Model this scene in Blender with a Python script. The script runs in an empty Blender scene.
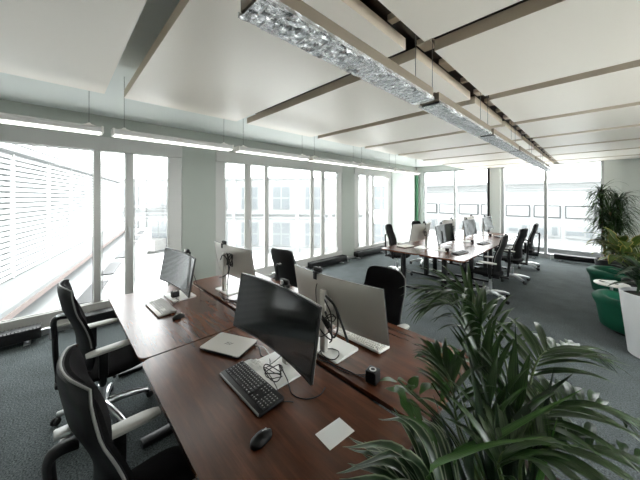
import bpy, bmesh, math, random
from mathutils import Vector, Matrix
random.seed(7)
R = math.radians
PI = math.pi
scene = bpy.context.scene
COL = scene.collection

# ------------------------------------------------------------------ materials
def new_mat(name):
    m = bpy.data.materials.new(name); m.use_nodes = True
    nt = m.node_tree
    return m, nt, nt.nodes['Principled BSDF']
def srgb(r, g, b):
    f = lambda c: (c/255)/12.92 if c/255 <= .04045 else ((c/255+.055)/1.055)**2.4
    return (f(r), f(g), f(b), 1)
def mat(name, col, rough=.5, metal=0, spec=.5, noise=0, nscale=40, bump=0, emit=None, emit_s=0, coat=0):
    m, nt, b = new_mat(name)
    b.inputs['Base Color'].default_value = col
    b.inputs['Roughness'].default_value = rough
    b.inputs['Metallic'].default_value = metal
    b.inputs['Specular IOR Level'].default_value = spec
    if coat: b.inputs['Coat Weight'].default_value = coat
    tc = nt.nodes.new('ShaderNodeTexCoord')
    if noise or bump:
        n = nt.nodes.new('ShaderNodeTexNoise'); n.inputs['Scale'].default_value = nscale; n.inputs['Detail'].default_value = 5
        nt.links.new(tc.outputs['Object'], n.inputs['Vector'])
        if noise:
            mx = nt.nodes.new('ShaderNodeMix'); mx.data_type = 'RGBA'
            mx.inputs[6].default_value = tuple(c*(1-noise) for c in col[:3])+(1,)
            mx.inputs[7].default_value = tuple(min(1, c*(1+noise)) for c in col[:3])+(1,)
            nt.links.new(n.outputs['Fac'], mx.inputs[0]); nt.links.new(mx.outputs[2], b.inputs['Base Color'])
        if bump:
            bp = nt.nodes.new('ShaderNodeBump'); bp.inputs['Strength'].default_value = bump; bp.inputs['Distance'].default_value = .004
            nt.links.new(n.outputs['Fac'], bp.inputs['Height']); nt.links.new(bp.outputs['Normal'], b.inputs['Normal'])
    if emit:
        b.inputs['Emission Color'].default_value = emit; b.inputs['Emission Strength'].default_value = emit_s
    return m

def wood_mat(name, rot):
    m, nt, b = new_mat(name)
    L = nt.links.new
    tc = nt.nodes.new('ShaderNodeTexCoord'); mp = nt.nodes.new('ShaderNodeMapping')
    mp.inputs['Rotation'].default_value = (0, 0, rot)
    mp.inputs['Scale'].default_value = (1.6, 13, 13)
    oi = nt.nodes.new('ShaderNodeObjectInfo')
    add = nt.nodes.new('ShaderNodeVectorMath'); add.operation = 'ADD'
    L(tc.outputs['Object'], add.inputs[0]); L(oi.outputs['Location'], add.inputs[1])
    L(add.outputs[0], mp.inputs['Vector'])
    n1 = nt.nodes.new('ShaderNodeTexNoise'); n1.inputs['Scale'].default_value = 1.6; n1.inputs['Detail'].default_value = 8; n1.inputs['Roughness'].default_value = .62; n1.inputs['Distortion'].default_value = .35
    L(mp.outputs[0], n1.inputs['Vector'])
    mp2 = nt.nodes.new('ShaderNodeMapping'); mp2.inputs['Rotation'].default_value = (0, 0, rot); mp2.inputs['Scale'].default_value = (4, 130, 130)
    L(add.outputs[0], mp2.inputs['Vector'])
    n2 = nt.nodes.new('ShaderNodeTexNoise'); n2.inputs['Scale'].default_value = 1.5; n2.inputs['Detail'].default_value = 3
    L(mp2.outputs[0], n2.inputs['Vector'])
    cr = nt.nodes.new('ShaderNodeValToRGB')
    cr.color_ramp.elements[0].position = .22; cr.color_ramp.elements[0].color = srgb(66, 37, 24)
    cr.color_ramp.elements[1].position = .72; cr.color_ramp.elements[1].color = srgb(110, 67, 46)
    e = cr.color_ramp.elements.new(.5); e.color = srgb(86, 50, 33)
    L(n1.outputs['Fac'], cr.inputs[0])
    mx = nt.nodes.new('ShaderNodeMix'); mx.data_type = 'RGBA'; mx.blend_type = 'MULTIPLY'; mx.inputs[0].default_value = .3
    cr2 = nt.nodes.new('ShaderNodeValToRGB'); cr2.color_ramp.elements[0].position = .35; cr2.color_ramp.elements[0].color = (.62, .60, .58, 1); cr2.color_ramp.elements[1].position = .6
    L(n2.outputs['Fac'], cr2.inputs[0]); L(cr.outputs[0], mx.inputs[6]); L(cr2.outputs[0], mx.inputs[7])
    L(mx.outputs[2], b.inputs['Base Color'])
    b.inputs['Roughness'].default_value = .27
    b.inputs['Specular IOR Level'].default_value = .42
    return m

def carpet_mat():
    m, nt, b = new_mat('carpet')
    L = nt.links.new
    tc = nt.nodes.new('ShaderNodeTexCoord')
    n1 = nt.nodes.new('ShaderNodeTexNoise'); n1.inputs['Scale'].default_value = 95; n1.inputs['Detail'].default_value = 4
    n2 = nt.nodes.new('ShaderNodeTexNoise'); n2.inputs['Scale'].default_value = 4; n2.inputs['Detail'].default_value = 6
    n3 = nt.nodes.new('ShaderNodeTexNoise'); n3.inputs['Scale'].default_value = 45; n3.inputs['Detail'].default_value = 2
    for n in (n1, n2, n3): L(tc.outputs['Object'], n.inputs['Vector'])
    cr = nt.nodes.new('ShaderNodeValToRGB')
    cr.color_ramp.elements[0].position = .3; cr.color_ramp.elements[0].color = srgb(34, 38, 39)
    cr.color_ramp.elements[1].position = .72; cr.color_ramp.elements[1].color = srgb(106, 113, 114)
    L(n1.outputs['Fac'], cr.inputs[0])
    a = nt.nodes.new('ShaderNodeMix'); a.data_type = 'RGBA'; a.blend_type = 'OVERLAY'; a.inputs[0].default_value = .35
    L(cr.outputs[0], a.inputs[6]); L(n2.outputs['Color'], a.inputs[7])
    bw = nt.nodes.new('ShaderNodeRGBToBW'); L(n2.outputs['Fac'], bw.inputs[0]); L(bw.outputs[0], a.inputs[7])
    L(a.outputs[2], b.inputs['Base Color'])
    b.inputs['Roughness'].default_value = 1; b.inputs['Specular IOR Level'].default_value = .1
    bp = nt.nodes.new('ShaderNodeBump'); bp.inputs['Strength'].default_value = .6; bp.inputs['Distance'].default_value = .006
    ad = nt.nodes.new('ShaderNodeMath'); ad.operation = 'ADD'; L(n1.outputs['Fac'], ad.inputs[0]); L(n3.outputs['Fac'], ad.inputs[1])
    L(ad.outputs[0], bp.inputs['Height']); L(bp.outputs['Normal'], b.inputs['Normal'])
    return m

def glass_mat():
    m, nt, b = new_mat('window_glass')
    nt.nodes.remove(b)
    L = nt.links.new
    out = nt.nodes['Material Output']
    t = nt.nodes.new('ShaderNodeBsdfTransparent'); t.inputs[0].default_value = (.97, .98, .975, 1)
    g = nt.nodes.new('ShaderNodeBsdfGlossy'); g.inputs['Roughness'].default_value = .02
    fr = nt.nodes.new('ShaderNodeFresnel'); fr.inputs['IOR'].default_value = 1.45
    ge = nt.nodes.new('ShaderNodeNewGeometry'); iv = nt.nodes.new('ShaderNodeMath'); iv.operation = 'SUBTRACT'; iv.inputs[0].default_value = 1
    L(ge.outputs['Backfacing'], iv.inputs[1])
    mu = nt.nodes.new('ShaderNodeMath'); mu.operation = 'MULTIPLY'; L(fr.outputs[0], mu.inputs[0]); L(iv.outputs[0], mu.inputs[1])
    mx = nt.nodes.new('ShaderNodeMixShader')
    L(mu.outputs[0], mx.inputs[0]); L(t.outputs[0], mx.inputs[1]); L(g.outputs[0], mx.inputs[2]); L(mx.outputs[0], out.inputs[0])
    return m

def leaf_mat(name, dark, light, pale, stripe=0.0, trans=.25):
    m, nt, b = new_mat(name)
    L = nt.links.new
    uv = nt.nodes.new('ShaderNodeUVMap'); uv.uv_map = 'UVMap'
    sep = nt.nodes.new('ShaderNodeSeparateXYZ'); L(uv.outputs[0], sep.inputs[0])
    mp = nt.nodes.new('ShaderNodeMapping'); mp.inputs['Scale'].default_value = (9, .6, 1); L(uv.outputs[0], mp.inputs[0])
    n = nt.nodes.new('ShaderNodeTexNoise'); n.inputs['Scale'].default_value = 1.5; n.inputs['Detail'].default_value = 3; L(mp.outputs[0], n.inputs['Vector'])
    cr = nt.nodes.new('ShaderNodeValToRGB'); cr.color_ramp.elements[0].color = dark; cr.color_ramp.elements[1].color = light
    cr.color_ramp.elements[0].position = .35; cr.color_ramp.elements[1].position = .7
    L(n.outputs['Fac'], cr.inputs[0])
    col = cr.outputs[0]
    if stripe:
        # pale margins: own colour on the croton, sheen painted in on the arching leaves
        mr = nt.nodes.new('ShaderNodeValToRGB')
        mr.color_ramp.elements[0].position = 1-stripe; mr.color_ramp.elements[0].color = (0, 0, 0, 1); mr.color_ramp.elements[1].position = 1-stripe*.4
        ab = nt.nodes.new('ShaderNodeMath'); ab.operation = 'ABSOLUTE'
        s2 = nt.nodes.new('ShaderNodeMath'); s2.operation = 'SUBTRACT'; s2.inputs[1].default_value = .5
        m2 = nt.nodes.new('ShaderNodeMath'); m2.operation = 'MULTIPLY'; m2.inputs[1].default_value = 2
        L(sep.outputs[0], s2.inputs[0]); L(s2.outputs[0], ab.inputs[0]); L(ab.outputs[0], m2.inputs[0]); L(m2.outputs[0], mr.inputs[0])
        mx = nt.nodes.new('ShaderNodeMix'); mx.data_type = 'RGBA'
        L(mr.outputs[0], mx.inputs[0]); L(col, mx.inputs[6]); mx.inputs[7].default_value = pale
        col = mx.outputs[2]
    L(col, b.inputs['Base Color'])
    b.inputs['Roughness'].default_value = .31; b.inputs['Specular IOR Level'].default_value = .55
    tr = nt.nodes.new('ShaderNodeBsdfTranslucent'); L(col, tr.inputs[0])
    ms = nt.nodes.new('ShaderNodeMixShader'); ms.inputs[0].default_value = trans
    L(b.outputs[0], ms.inputs[1]); L(tr.outputs[0], ms.inputs[2]); L(ms.outputs[0], nt.nodes['Material Output'].inputs[0])
    return m

def wrap_mat():
    m, nt, b = new_mat('plastic_wrap')
    L = nt.links.new
    tc = nt.nodes.new('ShaderNodeTexCoord'); mp = nt.nodes.new('ShaderNodeMapping'); mp.inputs['Scale'].default_value = (14, 8, 14); mp.inputs['Rotation'].default_value = (0, 0, .6)
    oi = nt.nodes.new('ShaderNodeObjectInfo'); ad = nt.nodes.new('ShaderNodeVectorMath'); L(tc.outputs['Object'], ad.inputs[0]); L(oi.outputs['Location'], ad.inputs[1])
    L(ad.outputs[0], mp.inputs[0])
    n = nt.nodes.new('ShaderNodeTexNoise'); n.inputs['Scale'].default_value = 1.5; n.inputs['Detail'].default_value = 4; n.inputs['Roughness'].default_value = .6; n.inputs['Distortion'].default_value = 1.6
    L(mp.outputs[0], n.inputs['Vector'])
    v = nt.nodes.new('ShaderNodeTexVoronoi'); v.inputs['Scale'].default_value = 2.2; v.feature = 'F1'; L(mp.outputs[0], v.inputs['Vector'])
    ad2 = nt.nodes.new('ShaderNodeMath'); ad2.operation = 'ADD'; L(n.outputs['Fac'], ad2.inputs[0]); L(v.outputs['Distance'], ad2.inputs[1])
    b.inputs['Base Color'].default_value = (.88, .89, .90, 1); b.inputs['Roughness'].default_value = .10; b.inputs['Metallic'].default_value = .75
    bp = nt.nodes.new('ShaderNodeBump'); bp.inputs['Strength'].default_value = 1; bp.inputs['Distance'].default_value = .03
    L(ad2.outputs[0], bp.inputs['Height']); L(bp.outputs['Normal'], b.inputs['Normal'])
    t = nt.nodes.new('ShaderNodeBsdfTransparent')
    ms = nt.nodes.new('ShaderNodeMixShader'); ms.inputs[0].default_value = .72; L(t.outputs[0], ms.inputs[1]); L(b.outputs[0], ms.inputs[2])
    L(ms.outputs[0], nt.nodes['Material Output'].inputs[0])
    return m

def panel_mat():
    # perforated warm white sheet metal
    m, nt, b = new_mat('perforated_metal')
    b.inputs['Base Color'].default_value = srgb(248, 240, 228)
    b.inputs['Roughness'].default_value = .38; b.inputs['Specular IOR Level'].default_value = .45
    return m

M = dict(
    carpet=carpet_mat(), wood=wood_mat('walnut', 0), wood_y=wood_mat('walnut_turned', PI/2), glass=glass_mat(), panel=panel_mat(), wrap=wrap_mat(),
    wall=mat('wall_paint', srgb(168, 173, 165), .75, noise=.03, nscale=3),
    white_wall=mat('white_wall_paint', srgb(226, 230, 226), .7),
    ceiling=mat('ceiling_paint', srgb(226, 230, 226), .8),
    plenum=mat('plenum', srgb(70, 60, 50), .7),  # dark brown of the slot track; on the sheet above, painted shade
    panel_edge=mat('panel_edge', srgb(214, 200, 180), .5),
    frame=mat('window_frame_paint', srgb(186, 185, 181), .4),
    alu=mat('aluminium', srgb(196, 198, 198), .35, .6),
    black=mat('black_plastic', srgb(17, 17, 18), .5, spec=.35, noise=.1),
    blackm=mat('black_metal', srgb(22, 22, 23), .4, .2),
    rubber=mat('black_rubber', srgb(18, 18, 18), .6),
    fabric=mat('black_fabric', srgb(20, 19, 20), .95, spec=.08, noise=.25, nscale=260, bump=.5),
    shell=mat('grey_shell', srgb(120, 120, 117), .4),
    pad=mat('armrest_pad', srgb(178, 178, 174), .45),
    chrome=mat('polished_aluminium', srgb(222, 223, 223), .28, 1),
    silver=mat('silver_plastic', srgb(184, 181, 174), .38, .25),
    base_white=mat('pale_base', srgb(222, 222, 218), .35),
    screen=mat('screen_off', srgb(32, 35, 34), .09, spec=.8),
    bezel=mat('bezel', srgb(14, 14, 14), .4),
    white=mat('white_plastic', srgb(228, 226, 220), .4),
    keygrey=mat('grey_keys', srgb(186, 186, 184), .5),
    keyblack=mat('black_keys', srgb(20, 20, 21), .42),
    legend=mat('key_legend', srgb(210, 210, 205), .5),
    paper=mat('paper', srgb(240, 240, 238), .8),
    film=mat('crumpled_film', srgb(236, 236, 232), .35, bump=.4, nscale=60),
    green=mat('green_velvet', srgb(8, 82, 60), .75, spec=.3, noise=.15, nscale=8),
    greenstrip=mat('green_strip', srgb(70, 128, 92), .5),
    pot=mat('white_ceramic', srgb(232, 232, 232), .4),
    pot_dark=mat('dark_planter', srgb(40, 40, 40), .5),
    soil=mat('soil', srgb(46, 34, 26), .95, noise=.4, nscale=60, bump=1),
    stem=mat('stem', srgb(72, 92, 44), .5),
    trunk=mat('trunk', srgb(110, 92, 66), .8, noise=.3, nscale=50),
    lampbody=mat('lamp_body', srgb(205, 205, 203), .35),
    lamptan=mat('lamp_housing', srgb(130, 118, 102), .4),
    lampglow=mat('lamp_diffuser', srgb(245, 245, 240), .4, emit=(1, .97, .92, 1), emit_s=.6),
    steel=mat('steel_wire', srgb(120, 120, 118), .3, .8),
    ext_white=mat('facade_white', srgb(134, 136, 136), .8),
    ext_slat=mat('white_slats', srgb(205, 206, 206), .7),
    ext_slat_wall=mat('slat_backing', srgb(140, 142, 142), .8),
    ext_grey=mat('facade_grey', srgb(108, 110, 110), .8),
    ext_glass=mat('facade_glass', srgb(84, 88, 90), .3),
    ext_dark=mat('facade_dark', srgb(50, 52, 53), .6),
    ext_ground=mat('pavement', srgb(225, 225, 223), .9),
    ext_band=mat('concrete_band', srgb(110, 110, 108), .85, noise=.15, nscale=2),
    ext_brown=mat('copper_rail', srgb(104, 92, 88), .6),
    leaf_palm=leaf_mat('leaf_palm', srgb(24, 44, 20), srgb(66, 96, 46), srgb(170, 180, 140), 0, .22),
    leaf_sheen=leaf_mat('leaf_pale_sheen', srgb(26, 50, 26), srgb(58, 88, 50), srgb(150, 162, 134), .30, .15),  # reflected sheen put into the colour as pale margins
    leaf_bright=leaf_mat('leaf_bright', srgb(38, 80, 30), srgb(84, 122, 56), srgb(200, 210, 150), 0, .35),
    leaf_dark=leaf_mat('leaf_dark', srgb(18, 38, 20), srgb(40, 66, 36), srgb(200, 210, 150), 0, .12),
    leaf_croton=leaf_mat('leaf_croton', srgb(40, 66, 26), srgb(92, 112, 42), srgb(190, 170, 96), .2, .2),
)

# ------------------------------------------------------------------ mesh builder
class MB:
    def __init__(s):
        s.bm = bmesh.new(); s.uv = None
    def _xf(s, verts, mtx):
        if mtx is not None: bmesh.ops.transform(s.bm, matrix=mtx, verts=verts)
    def box(s, c, d, bevel=0, seg=2, rot=None, mi=0):
        r = bmesh.ops.create_cube(s.bm, size=1); vs = r['verts']
        bmesh.ops.scale(s.bm, vec=d, verts=vs)
        fs = set(f for v in vs for f in v.link_faces)
        if bevel:
            es = list(set(e for v in vs for e in v.link_edges))
            b = bmesh.ops.bevel(s.bm, geom=es, offset=bevel, segments=seg, affect='EDGES', profile=.5)
            vs = list(set(v for f in b['faces'] for v in f.verts) | set(v for v in vs if v.is_valid))
            fs = set(f for v in vs for f in v.link_faces)
        m = Matrix.Translation(c)
        if rot is not None: m = m @ rot
        s._xf(vs, m)
        for f in fs: f.material_index = mi
        return s
    def prism(s, pts, z0, z1, mtx=None, bevel=0, mi=0):
        lo = [s.bm.verts.new((p[0], p[1], z0)) for p in pts]; hi = [s.bm.verts.new((p[0], p[1], z1)) for p in pts]
        n = len(pts); fs = [s.bm.faces.new(lo[::-1]), s.bm.faces.new(hi)]
        for i in range(n):
            fs.append(s.bm.faces.new((lo[i], lo[(i+1) % n], hi[(i+1) % n], hi[i])))
        for f in fs: f.material_index = mi
        vs = lo+hi
        if bevel:
            es = [e for e in fs[0].edges]+[e for e in fs[1].edges]
            b = bmesh.ops.bevel(s.bm, geom=es, offset=bevel, segments=2, affect='EDGES')
            vs = list(set(v for f in b['faces'] for v in f.verts) | set(v for v in vs if v.is_valid))
        s._xf(vs, mtx); return s
    def tube(s, pts, r, n=8, cap=True, mi=0, sy=1):
        pts = [Vector(p) for p in pts]; k = len(pts)
        rs = r if isinstance(r, (list, tuple)) else [r]*k
        rings = []; up = None
        for i in range(k):
            t = (pts[min(i+1, k-1)]-pts[max(i-1, 0)])
            if t.length < 1e-9: t = Vector((0, 0, 1))
            t.normalize()
            if up is None:
                up = Vector((0, 0, 1)) if abs(t.z) < .9 else Vector((0, 1, 0))
            a = up-t*up.dot(t)
            if a.length < 1e-6: a = t.orthogonal()
            a.normalize(); b = t.cross(a); up = a
            rings.append([s.bm.verts.new(pts[i]+(a*math.cos(2*PI*j/n)+b*math.sin(2*PI*j/n)*sy)*rs[i]) for j in range(n)])
        fs = []
        for i in range(k-1):
            for j in range(n):
                fs.append(s.bm.faces.new((rings[i][j], rings[i][(j+1) % n], rings[i+1][(j+1) % n], rings[i+1][j])))
        if cap:
            fs.append(s.bm.faces.new(rings[0][::-1])); fs.append(s.bm.faces.new(rings[-1]))
        for f in fs: f.material_index = mi
        return s
    def lathe(s, prof, n=24, c=(0, 0, 0), mtx=None, mi=0):
        rings = []; vs = []
        for (r, z) in prof:
            if r < 1e-6:
                v = s.bm.verts.new((0, 0, z)); rings.append([v]*n); vs.append(v)
            else:
                rg = [s.bm.verts.new((r*math.cos(2*PI*j/n), r*math.sin(2*PI*j/n), z)) for j in range(n)]; rings.append(rg); vs += rg
        for i in range(len(prof)-1):
            for j in range(n):
                q = [rings[i][j], rings[i][(j+1) % n], rings[i+1][(j+1) % n], rings[i+1][j]]
                u = []
                for v in q:
                    if v not in u: u.append(v)
                if len(u) > 2:
                    f = s.bm.faces.new(u); f.material_index = mi
        m = Matrix.Translation(c)
        if mtx is not None: m = m @ mtx
        s._xf(vs, m); return s
    def slab(s, front, back, nu, nv, mi=0):
        # closed skin between two grids given as functions of (i,j)
        F = [[s.bm.verts.new(front(i/nu, j/nv)) for i in range(nu+1)] for j in range(nv+1)]
        B = [[s.bm.verts.new(back(i/nu, j/nv)) for i in range(nu+1)] for j in range(nv+1)]
        fs = []
        for j in range(nv):
            for i in range(nu):
                fs.append(s.bm.faces.new((F[j][i], F[j][i+1], F[j+1][i+1], F[j+1][i])))
                fs.append(s.bm.faces.new((B[j][i], B[j+1][i], B[j+1][i+1], B[j][i+1])))
        for j in range(nv):
            fs.append(s.bm.faces.new((F[j][0], F[j+1][0], B[j+1][0], B[j][0])))
            fs.append(s.bm.faces.new((F[j][nu], B[j][nu], B[j+1][nu], F[j+1][nu])))
        for i in range(nu):
            fs.append(s.bm.faces.new((F[0][i], B[0][i], B[0][i+1], F[0][i+1])))
            fs.append(s.bm.faces.new((F[nv][i], F[nv][i+1], B[nv][i+1], B[nv][i])))
        for f in fs: f.material_index = mi
        return s
    def leaf(s, p0, d, L, w, droop=.6, side=None, fold=.25, n=7, tip=1.0, twist=0, base=.3, mi=0):
        # one blade: starts at p0 along d, bends towards the ground
        if s.uv is None: s.uv = s.bm.loops.layers.uv.new('UVMap')
        d = Vector(d).normalized(); p = Vector(p0); g = Vector((0, 0, -1))
        rows = []
        for i in range(n+1):
            t = i/n
            sd = d.cross(Vector((0, 0, 1))) if side is None else Vector(side)-d*Vector(side).dot(d)
            if sd.length < 1e-4: sd = Vector((1, 0, 0))
            sd.normalize(); up = sd.cross(d).normalized()
            if twist:
                q = Matrix.Rotation(twist, 3, d); sd = q @ sd; up = q @ up
            ww = w*(base+(1-base)*min(1, t/.3)) if t < .3 else w*max(0.02, (1-((t-.3)/.7)**(1.6*tip)))
            rows.append([s.bm.verts.new(p-sd*ww*.5+up*ww*fold), s.bm.verts.new(p), s.bm.verts.new(p+sd*ww*.5+up*ww*fold)])
            d = (d+g*droop*(.25+t)*1.6/n).normalized(); p = p+d*(L/n)
        for i in range(n):
            for k in (0, 1):
                f = s.bm.faces.new((rows[i][k], rows[i][k+1], rows[i+1][k+1], rows[i+1][k])); f.material_index = mi; f.smooth = True
                for lp, uvv in zip(f.loops, ((k*.5, i/n), (k*.5+.5, i/n), (k*.5+.5, (i+1)/n), (k*.5, (i+1)/n))): lp[s.uv].uv = uvv
        return s
    def build(s, name, m, parent=None, smooth=35, loc=None, rot=None):
        bmesh.ops.recalc_face_normals(s.bm, faces=s.bm.faces)
        me = bpy.data.meshes.new(name); s.bm.to_mesh(me); s.bm.free()
        for x in (m if isinstance(m, (list, tuple)) else [m]): me.materials.append(x)
        if smooth is not None:
            me.polygons.foreach_set('use_smooth', [True]*len(me.polygons))
            me.set_sharp_from_angle(angle=R(smooth))
        o = bpy.data.objects.new(name, me); COL.objects.link(o)
        if parent is not None: o.parent = parent
        if loc is not None: o.location = loc
        if rot is not None: o.rotation_euler = rot
        return o

def tag(o, label=None, cat=None, group=None, kind=None):
    if label: o['label'] = label
    if cat: o['category'] = cat
    if group: o['group'] = group
    if kind: o['kind'] = kind
    return o
def thing(name, label, cat, loc=(0, 0, 0), rz=0, group=None):
    o = bpy.data.objects.new(name, None); COL.objects.link(o); o.empty_display_size = .1
    o.location = loc; o.rotation_euler = (0, 0, rz)
    return tag(o, label, cat, group)
def struct(o, label=None): return tag(o, label, None, None, 'structure')
KIDS = {}
def dup(root, loc, rz, label=None, group=None):
    def rec(o, par):
        c = o.copy(); COL.objects.link(c)
        if par is not None: c.parent = par
        for ch in list(o.children): rec(ch, c)
        return c
    c = rec(root, None); c.location = loc; c.rotation_euler = (0, 0, rz)
    if label: c['label'] = label
    if group: c['group'] = group
    return c
def bez(pts, n=20):
    # Catmull-Rom through points
    P = [Vector(p) for p in pts]; P = [P[0]*2-P[1]]+P+[P[-1]*2-P[-2]]
    out = []; k = len(P)-3
    for i in range(k):
        m = max(2, n//k)
        for j in range(m):
            t = j/m; a, b, c, d = P[i:i+4]
            out.append(.5*((2*b)+(c-a)*t+(2*a-5*b+4*c-d)*t*t+(3*b-a-3*c+d)*t**3))
    out.append(P[-2]); return out
def rrect(x0, y0, x1, y1, r, n=6):
    pts = []
    for cx, cy, a in ((x1-r, y1-r, 0), (x0+r, y1-r, 90), (x0+r, y0+r, 180), (x1-r, y0+r, 270)):
        for i in range(n+1):
            t = R(a+90*i/n); pts.append((cx+r*math.cos(t), cy+r*math.sin(t)))
    return pts

# ------------------------------------------------------------------ camera
HC = 1.80; FPX = 269.4; YAW = math.atan(277/FPX)
cd = bpy.data.cameras.new('camera'); cam = bpy.data.objects.new('camera', cd); COL.objects.link(cam)
cd.sensor_width = 36; cd.lens = FPX/640*36; cd.shift_y = -43/640; cd.clip_start = .02; cd.clip_end = 300
cam.location = (0, 0, HC); cam.rotation_euler = (PI/2, 0, YAW)
scene.camera = cam
def W(u, v, f):
    # a point seen at (u, v) in the photo and f metres in front of the camera
    r = (u-320)/FPX*f; z = HC+(197-v)/FPX*f
    return Vector((r*math.cos(YAW)-f*math.sin(YAW), r*math.sin(YAW)+f*math.cos(YAW), z))

# ------------------------------------------------------------------ room shell
XW, YB, XR, YR, ZC = -5.05, 10.35, 2.3, -2.6, 2.99
struct(MB().box(((XW+XR)/2, (YB+YR)/2, -.1), (XR-XW+.5, YB-YR+.5, .2)).build('floor', M['carpet'], smooth=None), 'dark grey blue carpet floor')
struct(MB().box(((XW+XR)/2, (YB+YR)/2, ZC+.1), (XR-XW+.5, YB-YR+.5, .2)).build('ceiling', M['ceiling'], smooth=None), 'plain pale ceiling above the hung panels')
def wall_x(name, x, t, y0, y1, holes, m, z1=ZC):
    b = MB(); ys = y0
    for (a, c, lo, hi) in sorted(holes):
        if a > ys: b.box((x, (ys+a)/2, z1/2), (t, a-ys, z1))
        if lo > 0: b.box((x, (a+c)/2, lo/2), (t, c-a, lo))
        if hi < z1: b.box((x, (a+c)/2, (hi+z1)/2), (t, c-a, z1-hi))
        ys = c
    if ys < y1: b.box((x, (ys+y1)/2, z1/2), (t, y1-ys, z1))
    return struct(b.build(name, m, smooth=None))
def wall_y(name, y, t, x0, x1, holes, m, z1=ZC):
    b = MB(); xs = x0
    for (a, c, lo, hi) in sorted(holes):
        if a > xs: b.box(((xs+a)/2, y, z1/2), (a-xs, t, z1))
        if lo > 0: b.box(((a+c)/2, y, lo/2), (c-a, t, lo))
        if hi < z1: b.box(((a+c)/2, y, (hi+z1)/2), (c-a, t, z1-hi))
        xs = c
    if xs < x1: b.box(((xs+x1)/2, y, z1/2), (x1-xs, t, z1))
    return struct(b.build(name, m, smooth=None))
WIN = [(-2.08, 1.55), (2.15, 5.78), (6.35, 8.39)]
wl = wall_x('wall_left', XW-.12, .24, YR, YB, [(a, b, .06, 2.68) for a, b in WIN], M['wall'])
wl['label'] = 'grey green window wall along the left'
BW = [(-4.78, -2.52), (-2.16, .13)]
wb = wall_y('wall_back', YB+.12, .24, XW-.24, XR+.24, [(a, b, .03, 2.80) for a, b in BW], M['white_wall'])
wb['label'] = 'white back wall around the tall street windows'
RW = [(1.6, 4.6)]  # right wall opening, added out of view for more daylight
wall_x('wall_right', XR+.1, .2, YR-.2, YB+.2, [(a, b, .5, 2.6) for a, b in RW], M['white_wall'])
RB = [(-4.6, -2.6)]  # rear wall opening, likewise added to brighten the room
wall_y('wall_rear', YR-.1, .2, XW-.24, XR+.2, [(a, b, .5, 2.6) for a, b in RB], M['white_wall'])
# white wall panel between third window and the corner
struct(MB().box((XW+.012, 9.26, 1.40), (.024, 1.62, 2.62)).build('trim_1', M['white_wall'], smooth=None), 'pale painted wall panel right of the third window')
struct(MB().box((XW+.05, 10.22, 1.34), (.08, .10, 2.60)).build('trim_2', M['greenstrip'], smooth=None), 'green vertical strip in the far corner')
struct(MB().box((.29, YB-.03, 1.40), (.32, .06, 2.76)).build('trim_3', M['white_wall'], smooth=None), 'white panel right of the back windows')
struct(MB().box((-2.34, YB-.04, 1.40), (.30, .08, 2.78)).box((-2.51, YB-.05, 1.40), (.055, .1, 2.76), mi=1).build('trim_4', [M['white_wall'], M['blackm']], smooth=None), 'white column with black edge between the back windows')
struct(MB().box((XW+.01, (YB+YR)/2, .03), (.02, YB-YR, .06)).build('baseboard_left', M['alu'], smooth=None))
struct(MB().box(((XW+XR)/2, YB-.01, .03), (XR-XW, .02, .06)).build('baseboard_back', M['alu'], smooth=None))

def window_left(idx, y0, bars, y1, handles, label):
    # bars: list of (ya, yb, kind) solid uprights; between them glass
    z0, z1 = .06, 2.68
    root = bpy.data.objects.new('window_%d' % idx, None); COL.objects.link(root); root.location = (XW, y0, 0); struct(root, label)
    x = -.03
    f = MB()
    ztop, zbot = 2.48, .27
    f.box((x, (y1-y0)/2, (z1+ztop)/2), (.10, y1-y0, z1-ztop), .004, 1)
    f.box((x, (y1-y0)/2, (z0+zbot)/2), (.10, y1-y0, zbot-z0), .004, 1)
    f.box((x+.04, (y1-y0)/2, z0+.02), (.10, y1-y0, .03), .004, 1)
    for a, b in bars: f.box((x, (a+b)/2-y0, (ztop+zbot)/2), (.055, b-a, ztop-zbot), .004, 1)
    f.build('frame', M['frame'], root)
    gl = MB(); sash = MB()
    for (a, b), (c, d) in zip(bars[:-1], bars[1:]):
        gl.box((x-.01, (b+c)/2-y0, (ztop+zbot)/2), (.008, c-b, ztop-zbot))
        for yy in (b+.012, c-.012): sash.box((x+.028, yy-y0, (ztop+zbot)/2), (.012, .010, ztop-zbot-.01))
        for zz in (ztop-.012, zbot+.012): sash.box((x+.028, (b+c)/2-y0, zz), (.012, c-b, .012))
    gl.build('pane', M['glass'], root, smooth=None)
    sash.build('sash', M['frame'], root, smooth=None)
    for hy in handles:
        MB().box((x+.06, hy-y0, 1.30), (.02, .03, .07), .005).box((x+.09, hy-y0, 1.24), (.022, .022, .15), .008).build('handle', M['alu'], root)
    hg = MB()
    for hy in (bars[0][1], bars[-1][0]):
        for hz in (.36, 2.42): hg.box((x+.06, hy-y0, hz), (.03, .02, .10), .005)
    hg.build('hinge', M['alu'], root)
    return root
def bars_for(s): return [(s, s+.19), (s+.62, s+.75), (s+1.10, s+1.17), (s+2.45, s+2.53), (s+2.83, s+2.93), (s+3.42, s+3.63)]
window_left(1, -2.08, bars_for(-2.08), 1.55, [-1.39, .79], 'white framed window nearest the camera on the left wall')
window_left(2, 2.15, bars_for(2.15), 5.78, [2.84, 5.02], 'white framed middle window on the left wall')
window_left(3, 6.35, [(6.35, 6.53), (6.93, 7.09), (7.26, 7.36), (8.22, 8.39)], 8.39, [7.0], 'white framed last window on the left wall')
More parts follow.
